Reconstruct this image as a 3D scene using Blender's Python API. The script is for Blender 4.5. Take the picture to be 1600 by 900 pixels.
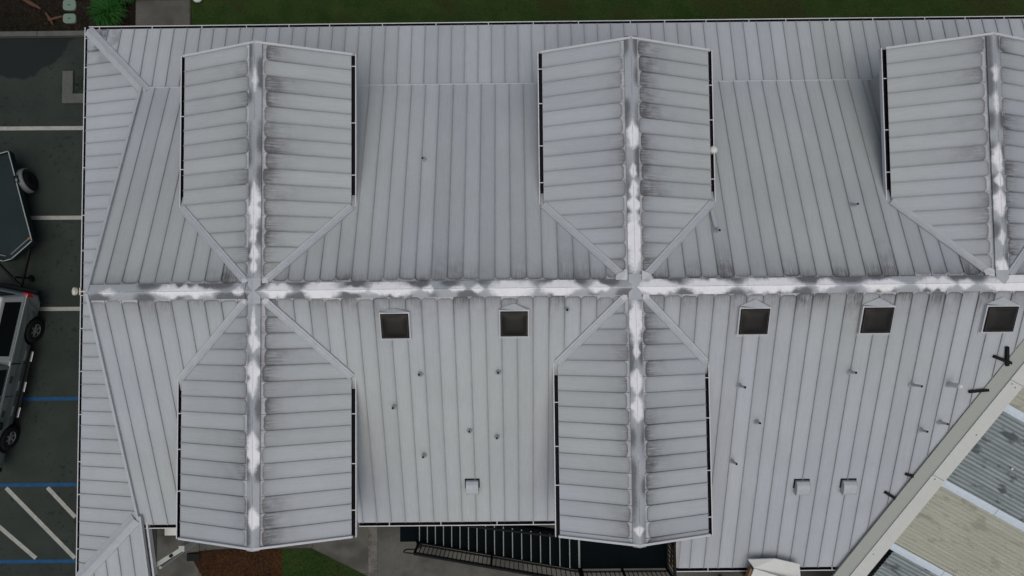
import bpy, bmesh, math, random
import numpy as np
from mathutils import Vector
R = math.radians
random.seed(7); rng = np.random.default_rng(7)
for o in list(bpy.data.objects): bpy.data.objects.remove(o)
sc = bpy.context.scene
# ------------------------------------------------------------------ camera, sky, sun, exposure
cam = bpy.data.objects.new('camera', bpy.data.cameras.new('camera'))
sc.collection.objects.link(cam); sc.camera = cam
cam.location = (0, -.6746, 21.6); cam.rotation_euler = (.0424, .003, -.0104)
cam.data.sensor_width = 36; cam.data.lens = 24.0; cam.data.clip_end = 500
w = bpy.data.worlds.new('World'); sc.world = w; w.use_nodes = True
nt = w.node_tree; bg = nt.nodes['Background']
sky = nt.nodes.new('ShaderNodeTexSky'); sky.sky_type = 'NISHITA'; sky.sun_disc = False
sky.sun_elevation = R(76); sky.sun_rotation = R(175); sky.air_density = 1.0; sky.dust_density = 6.0; sky.ozone_density = 1.0
nt.links.new(sky.outputs[0], bg.inputs[0]); bg.inputs[1].default_value = .085
sl = bpy.data.lights.new('sun', 'SUN'); sl.energy = 1.15; sl.angle = R(75); sl.color = (1, .985, .96)
so = bpy.data.objects.new('sun', sl); sc.collection.objects.link(so); so.rotation_euler = (R(14), 0, R(5))
sc.view_settings.view_transform = 'Standard'; sc.view_settings.look = 'None'
sc.view_settings.gamma = 1; sc.view_settings.use_curve_mapping = False
sc.view_settings.exposure = -.20
col = sc.collection
# ------------------------------------------------------------------ helpers
def tag(o, label=None, cat=None, group=None, kind=None):
    for k, v in (('label', label), ('category', cat), ('group', group), ('kind', kind)):
        if v: o[k] = v
    return o
def empty(name, loc, label, cat, group=None):
    o = bpy.data.objects.new(name, None); col.objects.link(o); o.location = loc; o.empty_display_size = .2
    return tag(o, label, cat, group)
def org(p):
    while p is not None and p.parent is not None: p = p.parent
    return Vector(p.location) if p is not None and p.type == 'EMPTY' else Vector((0, 0, 0))
def mk(name, V, F, mat, parent=None, uv=None, uv2=None, smooth=False, colr=None, local=False):
    g = Vector((0, 0, 0)) if local or parent is None else org(parent)
    me = bpy.data.meshes.new(name)
    me.from_pydata([(v[0]-g.x, v[1]-g.y, v[2]-g.z) for v in V], [], F); me.update()
    if uv is not None:
        L = me.uv_layers.new(name='UVMap'); L2 = me.uv_layers.new(name='UV2') if uv2 else None
        for l in me.loops:
            L.data[l.index].uv = uv[l.vertex_index]
            if L2: L2.data[l.index].uv = uv2
    if colr is not None:
        a = me.color_attributes.new('stain', 'FLOAT_COLOR', 'POINT')
        a.data.foreach_set('color', np.asarray(colr, dtype=np.float32).ravel())
    for m in (mat if isinstance(mat, (list, tuple)) else [mat]): me.materials.append(m)
    if smooth:
        for p in me.polygons: p.use_smooth = True
    o = bpy.data.objects.new(name, me); col.objects.link(o)
    if parent is not None: o.parent = parent
    return o
class MB:
    def __init__(s): s.V = []; s.F = []
    def add(s, V, F):
        b = len(s.V); s.V += [tuple(v) for v in V]; s.F += [tuple(i+b for i in f) for f in F]; return s
    def box(s, x0, x1, y0, y1, z0, z1):
        return s.add([(x0,y0,z0),(x1,y0,z0),(x1,y1,z0),(x0,y1,z0),(x0,y0,z1),(x1,y0,z1),(x1,y1,z1),(x0,y1,z1)],
                     [(3,2,1,0),(4,5,6,7),(0,1,5,4),(1,2,6,5),(2,3,7,6),(3,0,4,7)])
    def bar(s, a, b, wd, h, up=(0,0,1), ext=0):
        a, b, up = Vector(a), Vector(b), Vector(up); d = (b-a).normalized(); a = a-d*ext; b = b+d*ext
        sd = d.cross(up).normalized()*wd*.5; u = sd.cross(d).normalized()*h*.5
        V = [p+i*sd+j*u for p in (a, b) for i, j in ((-1,-1),(1,-1),(1,1),(-1,1))]
        return s.add(V, [(3,2,1,0),(4,5,6,7),(0,1,5,4),(1,2,6,5),(2,3,7,6),(3,0,4,7)])
    def tube(s, pts, r, n=8, closed=False):
        pts = [Vector(p) for p in pts]; rings = []
        for i, p in enumerate(pts):
            d = ((pts[(i+1) % len(pts)] if closed or i < len(pts)-1 else p) - (pts[i-1] if closed or i > 0 else p)).normalized()
            a = d.cross(Vector((0,0,1)) if abs(d.z) < .9 else Vector((1,0,0))).normalized(); b = d.cross(a)
            rr = r[i] if isinstance(r, (list, tuple)) else r
            rings.append([p+a*rr*math.cos(t*2*math.pi/n)+b*rr*math.sin(t*2*math.pi/n) for t in range(n)])
        V = [v for rg in rings for v in rg]; F = []; m = len(pts)
        for i in range(m if closed else m-1):
            for t in range(n): F.append((i*n+t, i*n+(t+1) % n, ((i+1) % m)*n+(t+1) % n, ((i+1) % m)*n+t))
        if not closed: F += [tuple(range(n))[::-1], tuple((m-1)*n+t for t in range(n))]
        return s.add(V, F)
    def prism(s, poly, z0, z1):
        n = len(poly)
        f = (lambda z, p: z(p) if callable(z) else z)
        V = [(p[0],p[1],f(z0,p)) for p in poly]+[(p[0],p[1],f(z1,p)) for p in poly]
        return s.add(V, [tuple(range(n))[::-1], tuple(range(n, 2*n))]+[(i, (i+1) % n, n+(i+1) % n, n+i) for i in range(n)])
    def lathe(s, prof, c, axis, n=20, capped=True):   # prof: (radius, along axis)
        c = Vector(c); ax = Vector(axis).normalized(); a = ax.cross(Vector((0,0,1)) if abs(ax.z) < .9 else Vector((1,0,0))).normalized(); b = ax.cross(a)
        V = [c+ax*h+(a*math.cos(t*2*math.pi/n)+b*math.sin(t*2*math.pi/n))*r for r, h in prof for t in range(n)]
        F = [(i*n+t, i*n+(t+1) % n, (i+1)*n+(t+1) % n, (i+1)*n+t) for i in range(len(prof)-1) for t in range(n)]
        if capped and prof[0][0] > .001: F.append(tuple(range(n))[::-1])
        if capped and prof[-1][0] > .001: F.append(tuple((len(prof)-1)*n+t for t in range(n)))
        return s.add(V, F)
    def build(s, name, mat, parent=None, **k):
        o = mk(name, s.V, s.F, mat, parent, **k)
        bm = bmesh.new(); bm.from_mesh(o.data); bmesh.ops.recalc_face_normals(bm, faces=bm.faces); bm.to_mesh(o.data); bm.free()
        return o
def bevel(o, wd=.01, seg=2):
    m = o.modifiers.new('bevel', 'BEVEL'); m.width = wd; m.segments = seg; m.limit_method = 'ANGLE'; m.angle_limit = R(40); return o
# ------------------------------------------------------------------ materials
class NT:
    def __init__(s, name):
        s.m = bpy.data.materials.new(name); s.m.use_nodes = True; s.t = s.m.node_tree; s.p = s.t.nodes['Principled BSDF']
    def n(s, ty, **k):
        x = s.t.nodes.new('ShaderNode'+ty)
        for a, b in k.items(): setattr(x, a, b)
        return x
    def put(s, sock, v):
        if v is None: return
        if hasattr(v, 'is_output') or isinstance(v, bpy.types.NodeSocket): s.t.links.new(v, sock)
        else: sock.default_value = v
    def ma(s, op, a, b=None, c=None, clamp=False):
        x = s.n('Math', operation=op, use_clamp=clamp)
        for i, v in enumerate((a, b, c)): s.put(x.inputs[i], v)
        return x.outputs[0]
    def ss(s, v, a, b, lo=0., hi=1.):
        x = s.n('MapRange', interpolation_type='SMOOTHSTEP')
        for i, q in enumerate((v, a, b, lo, hi)): s.put(x.inputs[i], q)
        return x.outputs[0]
    def noise(s, vec, scale, detail=3, rough=.55, dist=0.):
        x = s.n('TexNoise'); s.put(x.inputs['Vector'], vec); x.inputs['Scale'].default_value = scale
        x.inputs['Detail'].default_value = detail; x.inputs['Roughness'].default_value = rough; x.inputs['Distortion'].default_value = dist
        return x.outputs['Fac']
    def mix(s, f, a, b):
        x = s.n('Mix', data_type='RGBA'); s.put(x.inputs[0], f)
        for i, v in ((6, a), (7, b)): s.put(x.inputs[i], v if not isinstance(v, tuple) or len(v) == 4 else (*v, 1))
        return x.outputs[2]
    def scale(s, c, f):   # colour times value
        x = s.n('VectorMath', operation='SCALE'); s.put(x.inputs[0], c[:3] if isinstance(c, tuple) else c); s.put(x.inputs['Scale'], f); return x.outputs[0]
    def vec(s, x, y, z=0.):
        c = s.n('CombineXYZ'); s.put(c.inputs[0], x); s.put(c.inputs[1], y); s.put(c.inputs[2], z); return c.outputs[0]
    def pos(s): return s.n('NewGeometry').outputs['Position']
    def obj(s): return s.n('TexCoord').outputs['Object']
    def bump(s, h, st=.3, d=.01):
        b = s.n('Bump'); b.inputs['Strength'].default_value = st; b.inputs['Distance'].default_value = d; s.put(b.inputs['Height'], h); s.put(s.p.inputs['Normal'], b.outputs[0])
    def done(s, c, rough=.6, spec=.3, metal=0.):
        s.put(s.p.inputs['Base Color'], (*c, 1) if isinstance(c, tuple) and len(c) == 3 else c)
        s.put(s.p.inputs['Roughness'], rough); s.p.inputs['Specular IOR Level'].default_value = spec; s.p.inputs['Metallic'].default_value = metal
        return s.m
def plain(name, c, rough=.6, spec=.3, metal=0., var=.12, sc_=6., sp=.0):
    t = NT(name); q = t.obj(); a = t.noise(q, sc_, 5, .65); b = t.noise(q, sc_*9, 3)
    f = t.ma('ADD', t.ma('MULTIPLY_ADD', a, 2*var, 1-var), t.ma('MULTIPLY_ADD', b, var, -var*.5))
    return t.done(t.scale(c, f), rough, spec, metal)
PW = .377
def roof_metal():
    t = NT('weathered_roof_metal')
    uvn = t.n('UVMap', uv_map='UVMap'); sp = t.n('SeparateXYZ'); t.put(sp.inputs[0], uvn.outputs[0]); u, v = sp.outputs[0], sp.outputs[1]
    u2 = t.n('UVMap', uv_map='UV2'); s2 = t.n('SeparateXYZ'); t.put(s2.inputs[0], u2.outputs[0]); rnd, dirt = s2.outputs[0], s2.outputs[1]
    P = t.pos(); rz = t.ma('MULTIPLY', rnd, 37.)
    # rounded outline of the clean pan: seams at both sides, arch under the ridge cap
    wob = t.noise(t.vec(t.ma('MULTIPLY', u, 9.), t.ma('MULTIPLY', v, 5.), rz), 1., 3)
    r = .10
    qx = t.ma('SUBTRACT', t.ma('ABSOLUTE', t.ma('SUBTRACT', u, PW/2)), PW/2-.004-r)
    v0 = t.ma('MULTIPLY_ADD', t.ma('FRACT', rz), .075, .02)
    qy = t.ma('SUBTRACT', t.ma('ADD', v0, r), v)
    ax, ay = t.ma('MAXIMUM', qx, 0.), t.ma('MAXIMUM', qy, 0.)
    d = t.ma('SUBTRACT', t.ma('SQRT', t.ma('ADD', t.ma('MULTIPLY', ax, ax), t.ma('MULTIPLY', ay, ay))), r)
    d = t.ma('ADD', d, t.ma('MULTIPLY_ADD', wob, .05, -.025))
    line = t.ma('MULTIPLY', t.ma('ADD', t.ma('MULTIPLY', t.ss(d, -.022, -.002), .7), t.ma('MULTIPLY', t.ss(d, -.06, -.002), .3)), t.ss(d, .006, .03, 1., 0.))
    top = t.ma('POWER', 2.718, t.ma('MULTIPLY', t.ma('MAXIMUM', v, 0.), -2.2))     # near the ridge
    pale = t.ma('MULTIPLY', t.ss(d, .012, .03), t.ss(v, .05, .22, 1., 0.))
    streak = t.noise(t.vec(t.ma('MULTIPLY', u, 46.), t.ma('MULTIPLY', v, 1.6), rz), 1., 5, .62)
    streak2 = t.noise(t.vec(t.ma('MULTIPLY', u, 150.), t.ma('MULTIPLY', v, 4.), rz), 1., 3, .6)
    big = t.noise(P, .55, 4, .6); mid = t.noise(P, 3.2, 4, .6); fine = t.noise(P, 34., 3, .6)
    # run-off grime below the ridge cap
    sl_ = t.ma('POWER', 2.718, t.ma('MULTIPLY', t.ma('MAXIMUM', v, 0.), t.ma('MULTIPLY_ADD', rnd, -4.0, -1.8)))
    grime = t.ma('MULTIPLY', t.ma('MULTIPLY', sl_, t.ma('MINIMUM', dirt, 1.1)), t.ss(t.ma('ADD', t.ma('MULTIPLY', streak, .65), t.ma('ADD', t.ma('MULTIPLY', mid, .5), t.ma('MULTIPLY_ADD', streak2, .5, -.25))), .36, .80))
    full = t.ma('MULTIPLY', t.ma('MAXIMUM', t.ma('SUBTRACT', dirt, 1.2), 0.), t.ss(t.ma('ADD', t.ma('MULTIPLY', streak, .45), t.ma('MULTIPLY', mid, .75)), .45, .75))
    grime = t.ma('ADD', t.ma('MULTIPLY', grime, 2.1), full)
    sh = t.ma('MULTIPLY_ADD', rnd, .10, .95)
    sh = t.ma('MULTIPLY', sh, t.ma('MULTIPLY_ADD', streak, .30, .85))
    sh = t.ma('MULTIPLY', sh, t.ma('MULTIPLY_ADD', streak2, .16, .92))
    sh = t.ma('MULTIPLY', sh, t.ma('MULTIPLY_ADD', big, .26, .87))
    sh = t.ma('MULTIPLY', sh, t.ma('MULTIPLY_ADD', fine, .2, .90))
    soft = t.ss(d, -.15, .0)
    sh = t.ma('MULTIPLY', sh, t.ma('MULTIPLY_ADD', soft, -.10, 1.03))
    grain = t.noise(P, 120., 2, .7)
    sh = t.ma('MULTIPLY', sh, t.ma('MULTIPLY_ADD', grain, .26, .87))
    hue = t.noise(P, .16, 2, .5)
    tint = t.mix(t.ss(hue, .38, .62), (.378, .410, .412), (.372, .402, .430))
    base = t.scale(tint, sh)
    arch = t.ma('FRACT', t.ma('MULTIPLY', rnd, 91.7))
    ls = t.ma('MULTIPLY', line, t.ma('ADD', t.ma('MULTIPLY_ADD', dirt, .10, .11), t.ma('MULTIPLY', top, t.ma('MULTIPLY', t.ma('MULTIPLY_ADD', arch, 1.25, .1), t.ma('MULTIPLY_ADD', dirt, .6, .22)))), clamp=True)
    c = t.mix(ls, base, (.09, .092, .10))
    c = t.mix(t.ma('MULTIPLY', grime, 1.05, clamp=True), c, (.085, .088, .095))
    haze_ = t.ma('MULTIPLY', t.ma('POWER', 2.718, t.ma('MULTIPLY', t.ma('MAXIMUM', v, 0.), -3.0)), t.ma('MULTIPLY', t.ma('MULTIPLY_ADD', dirt, .35, .18), t.ma('MULTIPLY_ADD', streak, 1.1, .25)), clamp=True)
    c = t.mix(haze_, c, (.12, .125, .13))
    c = t.mix(t.ma('MULTIPLY', pale, t.ma('MULTIPLY_ADD', mid, 1.2, -.15), clamp=True), c, (.62, .64, .67))
    t.bump(t.ma('ADD', t.ma('MULTIPLY', streak, .4), t.ma('MULTIPLY', mid, .8)), .12, .02)
    return t.done(c, t.ma('MULTIPLY_ADD', mid, .2, .45), .35)
def cap_metal():
    t = NT('weathered_ridge_metal'); at = t.n('Attribute', attribute_name='stain'); s = t.n('SeparateXYZ'); t.put(s.inputs[0], at.outputs['Color'])
    P = t.pos(); a = t.noise(P, 7., 5, .65); b = t.noise(P, 32., 5, .7); g = t.noise(P, 120., 2)
    base = t.scale((.345, .378, .402), t.ma('MULTIPLY', t.ma('MULTIPLY_ADD', b, .6, .7), t.ma('MULTIPLY_ADD', a, .3, .85)))
    dk = t.ss(t.ma('ADD', s.outputs[1], t.ma('ADD', t.ma('MULTIPLY_ADD', a, .9, -.45), t.ma('MULTIPLY_ADD', b, 1.1, -.55))), .02, 1.25)
    c = t.mix(t.ma('MULTIPLY', dk, .85), base, (.075, .08, .088))
    wh = t.ss(t.ma('ADD', s.outputs[0], t.ma('ADD', t.ma('MULTIPLY_ADD', a, .8, -.4), t.ma('MULTIPLY_ADD', b, .7, -.35))), .20, 1.02)
    c = t.mix(wh, c, t.scale((.76, .78, .80), t.ma('MULTIPLY_ADD', a, .16, .92)))
    return t.done(c, .5, .35)
def ground_mat(name, c1, c2, s1=2., s2=25., rough=.9, spec=.2, bump=.3, c3=None, s3=.5):
    t = NT(name); P = t.pos(); a = t.noise(P, s1, 5, .65); b = t.noise(P, s2, 4, .7)
    c = t.mix(t.ss(t.ma('ADD', t.ma('MULTIPLY', a, .5), t.ma('MULTIPLY', b, .5)), .35, .65), c1, c2)
    if c3: c = t.mix(t.ss(t.noise(P, s3, 3), .48, .66), c, c3)
    t.bump(b, bump, .02); return t.done(c, rough, spec)
def asphalt_mat():
    t = NT('asphalt'); P = t.pos(); s = t.n('SeparateXYZ'); t.put(s.inputs[0], P)
    a = t.noise(P, .9, 5, .6); b = t.noise(P, 45., 3, .7); e = t.noise(P, 1.1, 6, .6)
    c = t.mix(t.ss(t.ma('ADD', t.ma('MULTIPLY', a, .6), t.ma('MULTIPLY', b, .4)), .3, .7), (.017, .024, .020), (.030, .040, .034))
    # standing wet patch by the kerb with a lobed outline, and oil drips
    edge = t.ma('ADD', t.ma('SUBTRACT', s.outputs[1], t.ma('MAXIMUM', 7.2, t.ma('MULTIPLY_ADD', s.outputs[0], .95, 21.65))), t.ma('MULTIPLY_ADD', e, 1.1, -.55))
    wet = t.ss(edge, -.05, .08)
    c = t.mix(t.ma('MULTIPLY', wet, .85), c, (.002, .006, .0055))
    o = t.noise(P, 7., 3, .6); om = t.noise(P, .75, 2)
    oil = t.ma('MULTIPLY', t.ss(o, .57, .63), t.ss(om, .42, .56))
    c = t.mix(t.ma('MULTIPLY', oil, .75), c, (.012, .012, .013))
    t.bump(b, .4, .01); return t.done(c, t.ma('MULTIPLY_ADD', wet, -.12, .9), .3)
def corr_mat(name, c1, c2, stain, amt, rib):
    t = NT(name); uvn = t.n('UVMap', uv_map='UVMap'); s = t.n('SeparateXYZ'); t.put(s.inputs[0], uvn.outputs[0]); u, v = s.outputs[0], s.outputs[1]
    st = t.noise(t.vec(t.ma('MULTIPLY', u, 9.), t.ma('MULTIPLY', v, .7), 3.), 1., 5, .65)
    bl = t.noise(t.vec(t.ma('MULTIPLY', u, 3.6), t.ma('MULTIPLY', v, 1.7), 1.), 1., 3, .5); fi = t.noise(t.vec(u, v, 0.), 40., 3)
    rb = t.ma('SINE', t.ma('MULTIPLY', u, 2*math.pi/.105)); c = t.mix(t.ss(st, .25, .8), c1, c2); c = t.mix(t.ma('MULTIPLY', t.ss(rb, -1., .1, 1., 0.), rib), c, stain); c = t.mix(t.ma('MULTIPLY', t.ss(bl, .55, .66), amt), c, stain)  # valley dirt, strengthened to paint in weak corrugation shading as well
    c = t.mix(t.ma('MULTIPLY', fi, .18), c, (.1, .11, .1))
    return t.done(c, .55, .3)
M = {}
M['roof'] = roof_metal(); M['cap'] = cap_metal()
M['trim'] = plain('pale_metal_trim', (.385, .415, .438), .5, .35, var=.16, sc_=5)
M['white'] = plain('white_painted_metal', (.50, .52, .54), .5, .35, var=.1)
M['trough'] = plain('dark_recess_shade', (.012, .012, .015), .8, .1)  # near-black colour stands in for the shade deep inside gutters and openings
M['deck'] = plain('roof_deck', (.35, .34, .32), .8); M['wall'] = plain('grey_siding', (.42, .42, .40), .8)
M['fascia'] = plain('beige_grey_beam_paint', (.36, .385, .345), .6, .3, var=.06); M['fascia_top'] = plain('pale_beam_cap', (.50, .52, .49), .55, .3, var=.08)
M['strip'] = plain('galvanised_flashing', (.50, .58, .64), .5, .4, var=.16, sc_=9)
M['dkmetal'] = plain('black_steel', (.010, .011, .012), .75, .15)
M['green'] = plain('shaded_green_paint', (.0035, .006, .007), .9, .03, var=.3)  # dark green lowered further so the colour holds the shade over the stairs
M['nose'] = plain('pale_nosing', (.24, .27, .26), .7)
M['asphalt'] = asphalt_mat()
M['concrete'] = ground_mat('concrete', (.075, .075, .064), (.115, .113, .10), 1.1, 30, .9, .2, .2, (.062, .062, .053), .8)
M['conc_pale'] = ground_mat('stained_concrete_band', (.065, .06, .052), (.17, .165, .145), 4, 30, .9, .2, .2)
M['kerb'] = ground_mat('kerb_concrete', (.07, .076, .07), (.11, .118, .105), 2, 30)
M['mulch'] = ground_mat('bark_mulch_soil', (.006, .005, .004), (.018, .014, .011), 3, 30, .95, .1, .8)
M['chip'] = plain('bark_chip', (.032, .021, .014), .9, .1, var=.6, sc_=1.5)
M['redmulch'] = ground_mat('red_bark_mulch', (.012, .007, .004), (.045, .022, .010), 2.5, 28, .95, .1, .9)
M['redchip'] = plain('red_bark_chip', (.055, .026, .011), .9, .1, var=.6, sc_=1.5)
M['soilgrass'] = ground_mat('lawn_soil', (.014, .036, .008), (.038, .062, .016), 1.2, 30, .95, .1, .8, (.028, .036, .012), .6)
def blade_mat(name, a, b, c):
    t = NT(name); P = t.pos(); q = t.noise(P, .7, 4, .6); r = t.noise(P, 9., 3)
    k = t.mix(t.ss(q, .45, .66), a, b); return t.done(t.mix(t.ma('MULTIPLY', t.ss(r, .5, .75), .6), k, c), .7, .2)
M['grass'] = blade_mat('lawn_grass', (.026, .080, .010), (.080, .105, .024), (.044, .12, .016))
M['tuft'] = blade_mat('ornamental_grass', (.010, .062, .008), (.016, .09, .012), (.028, .12, .018))
M['weed'] = blade_mat('weeds', (.02, .05, .01), (.035, .07, .015), (.06, .08, .02))
M['line'] = ground_mat('worn_white_paint', (.24, .25, .225), (.36, .37, .335), 5, 40, .8, .2, .1)
M['blue'] = ground_mat('worn_blue_paint', (.008, .050, .125), (.014, .075, .175), 5, 40, .8, .2, .1)
M['lid'] = plain('pale_green_plastic', (.14, .20, .155), .7, .2); M['wood'] = plain('weathered_wood', (.09, .052, .036), .9, .1, var=.35, sc_=12)
M['paint'] = plain('silver_grey_car_paint', (.20, .235, .235), .3, .6, .55, var=.04); M['glass'] = plain('dark_glass', (.006, .008, .009), .08, .5)
M['tyre'] = plain('tyre_rubber', (.010, .011, .012), .85, .2); M['alloy'] = plain('alloy', (.42, .43, .43), .35, .5, .7)
M['red'] = plain('red_lens', (.45, .012, .018), .25, .5); M['amber'] = plain('amber_lens', (.25, .07, .02), .3, .5)
M['tdeck'] = plain('dark_teal_trailer_deck', (.010, .020, .021), .7, .2, var=.3, sc_=1.2); M['galv'] = plain('galvanised_steel', (.13, .15, .147), .6, .3, .1)
M['lens'] = plain('brown_tinted_dome', (.012, .0115, .010), .45, .2); M['lamp'] = plain('cream_lamp_housing', (.55, .53, .45), .5)
M['cano'] = plain('pale_silver_canopy', (.40, .43, .43), .4, .5, var=.04); M['galv2'] = plain('dull_galvanised', (.24, .27, .265), .6, .3, .1); M['ledge'] = plain('bronze_frame', (.045, .038, .030), .6, .2); M['hood'] = plain('off_white_sheet', (.60, .62, .59), .6, .3, var=.08); M['plank'] = plain('brown_timber', (.20, .13, .06), .8, .2, var=.3)
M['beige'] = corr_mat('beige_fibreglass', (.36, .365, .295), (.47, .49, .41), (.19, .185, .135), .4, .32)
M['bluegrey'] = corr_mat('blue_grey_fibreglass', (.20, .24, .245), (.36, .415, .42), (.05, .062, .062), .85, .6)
# ------------------------------------------------------------------ ground
Zr = 5.6; m = .3946; SQ = math.sqrt(1+m*m)
def sheet(name, poly, z, mat, thick=None):
    b = MB()
    if thick: b.prism(poly, z-thick, z)
    else: b.add([(p[0], p[1], z) for p in poly], [tuple(range(len(poly)))])
    return tag(b.build(name, mat), kind='structure')
rect = lambda x0, x1, y0, y1: [(x0,y0),(x1,y0),(x1,y1),(x0,y1)]
sheet('ground', rect(-150, 150, -150, 150), -.03, M['soilgrass'])
sheet('asphalt_parking', rect(-40, -11.2, -40, 8.49), 0, M['asphalt'])
sheet('lawn', rect(-10.31, 40, 6.5, 40), .004, M['soilgrass'])
sheet('planting_bed', rect(-40, -12.1, 8.6, 30), .05, M['mulch'])
def line(name, a, b, wd, mat):
    a, b = Vector((*a, 0)), Vector((*b, 0)); s = (b-a).cross(Vector((0,0,1))).normalized()*wd/2
    sheet(name, [(a-s)[:2], (b-s)[:2], (b+s)[:2], (a+s)[:2]], .004, mat)
for y0, x0 in ((5.535, -19), (2.65, -19), (-.255, -19)): line('parking_line', (x0, y0+.01), (-13.3, y0-.02), .125, M['line'])
for y0 in (-3.09, -5.77, -8.13): line('accessible_bay_line', (-19, y0), (-13.3, y0-.01), .11, M['blue'])
for a, b in (((-17.6,-5.86),(-15.0,-8.04)), ((-15.98,-5.86),(-13.78,-8.05)), ((-14.68,-5.86),(-13.79,-6.79))): line('hatch_line', a, b, .125, M['line'])
kb = MB().box(-40, -13.0, 8.47, 8.62, -.05, .06); kerb = tag(kb.build('kerb', M['kerb']), kind='structure')
for x0, x1 in ((-21.2, -18.25), (-18.24, -15.19), (-15.18, -12.9)):
    bevel(MB().box(x0, x1, 8.475, 8.64, -.04, .15).build('kerb_stone', M['kerb'], kerb), .02)
wk = sheet('footpath', rect(-12.09, -10.32, 6.4, 14), .03, M['kerb'])
for y0, y1 in ((6.5, 9.63), (9.645, 12.6)): bevel(MB().box(-12.08, -10.33, y0, y1, -.03, .06).build('paving_slab', M['concrete'], wk), .012)
pl = sheet('concrete_plaza', rect(-11.2, 18, -20, -5.0), .0, M['kerb'])
for x0, x1, y0, y1, mt in ((-11.2,-8.6,-7.35,-5.2,'concrete'),(-11.2,-9.9,-12,-7.36,'concrete'),(-8.59,-6.37,-7.80,-5.2,'concrete'),(-6.36,-4.62,-8.6,-5.2,'concrete'),(-6.36,-4.62,-12,-8.61,'concrete'),(-4.615,-4.335,-12,-5.2,'conc_pale'),(-4.33,1.5,-12,-5.2,'concrete'),(1.51,18,-12,-5.2,'concrete')):
    MB().box(x0, x1, y0, y1, -.02, .03).build('paving_slab', M[mt], pl)
sheet('bark_bed', [(-10.2,-7.9),(-9.0,-7.815),(-7.3,-7.815),(-7.3,-14),(-9.2,-14),(-9.75,-8.7)], .045, M['redmulch'])
sheet('lawn_patch', [(-7.3,-7.815),(-6.35,-7.82),(-3.2,-9.4),(-3.2,-14),(-7.3,-14)], .042, M['soilgrass'])
def blades(name, label, cat, mat, n, area, h, wd, inside=None, z=.0, lean=.6):
    x0, x1, y0, y1 = area; P = np.stack([rng.uniform(x0, x1, n), rng.uniform(y0, y1, n)], 1)
    if inside is not None: P = P[inside(P[:,0], P[:,1])]
    n = len(P); a = rng.uniform(0, 6.283, n); hh = h*rng.uniform(.6, 1.3, n); l = rng.uniform(.2, 1, n)*lean*hh; b = rng.uniform(0, 6.283, n)
    V = np.zeros((n, 3, 3)); dx = np.cos(a)*wd/2; dy = np.sin(a)*wd/2
    V[:,0,0] = P[:,0]-dx; V[:,0,1] = P[:,1]-dy; V[:,1,0] = P[:,0]+dx; V[:,1,1] = P[:,1]+dy; V[:,:2,2] = z
    V[:,2,0] = P[:,0]+np.cos(b)*l; V[:,2,1] = P[:,1]+np.sin(b)*l; V[:,2,2] = z+hh
    me = bpy.data.meshes.new(name); me.from_pydata(V.reshape(-1,3).tolist(), [], np.arange(3*n).reshape(-1,3).tolist()); me.materials.append(mat)
    o = bpy.data.objects.new(name, me); col.objects.link(o); return tag(o, label, cat, kind='stuff')
blades('lawn_grass', 'short green lawn grass along the north side of the roof', 'grass', M['grass'], 60000, (-10.3, 18, 8.3, 10.9), .05, .012)
tri = lambda x, y: (y < -7.83) & (y < -7.83-(x+6.35)*.506)
blades('lawn_grass', 'small green lawn wedge between red bark and concrete', 'grass', M['grass'], 14000, (-7.3, -3.4, -9.8, -7.83), .05, .012, tri, .04)
blades('weeds', 'low green weeds in the dark planting bed', 'weeds', M['weed'], 5200, (-19, -13.2, 8.7, 10.6), .07, .016, lambda x, y: (np.sin(x*2.1)+np.sin(y*3.3+x)) >.15-.5*(x < -15), .05)
def chips(name, label, mat, n, area, z, inside=None, s=.05):
    x0, x1, y0, y1 = area; b = MB()
    for _ in range(n):
        x, y = random.uniform(x0, x1), random.uniform(y0, y1)
        if inside and not inside(x, y): continue
        l, a = s*random.uniform(.5, 1.6), random.uniform(0, 6.28); t = random.uniform(-.3, .3)
        d = Vector((math.cos(a)*l/2, math.sin(a)*l/2, t*l/2)); b.bar(Vector((x,y,z))-d, Vector((x,y,z))+d, l*.35, .008)
    return tag(b.build(name, mat), label, 'bark chips', kind='stuff')
chips('bark_chips', 'dark bark chips scattered over the planting bed', M['chip'], 1500, (-18.5, -12.2, 8.66, 10.4), .06)
chips('bark_chips', 'reddish brown bark chips south of the first gable', M['redchip'], 1700, (-9.8, -7.28, -9.3, -7.84), .052, lambda x, y: x > -10.0-(y+7.9)*.45-.15)
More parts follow.
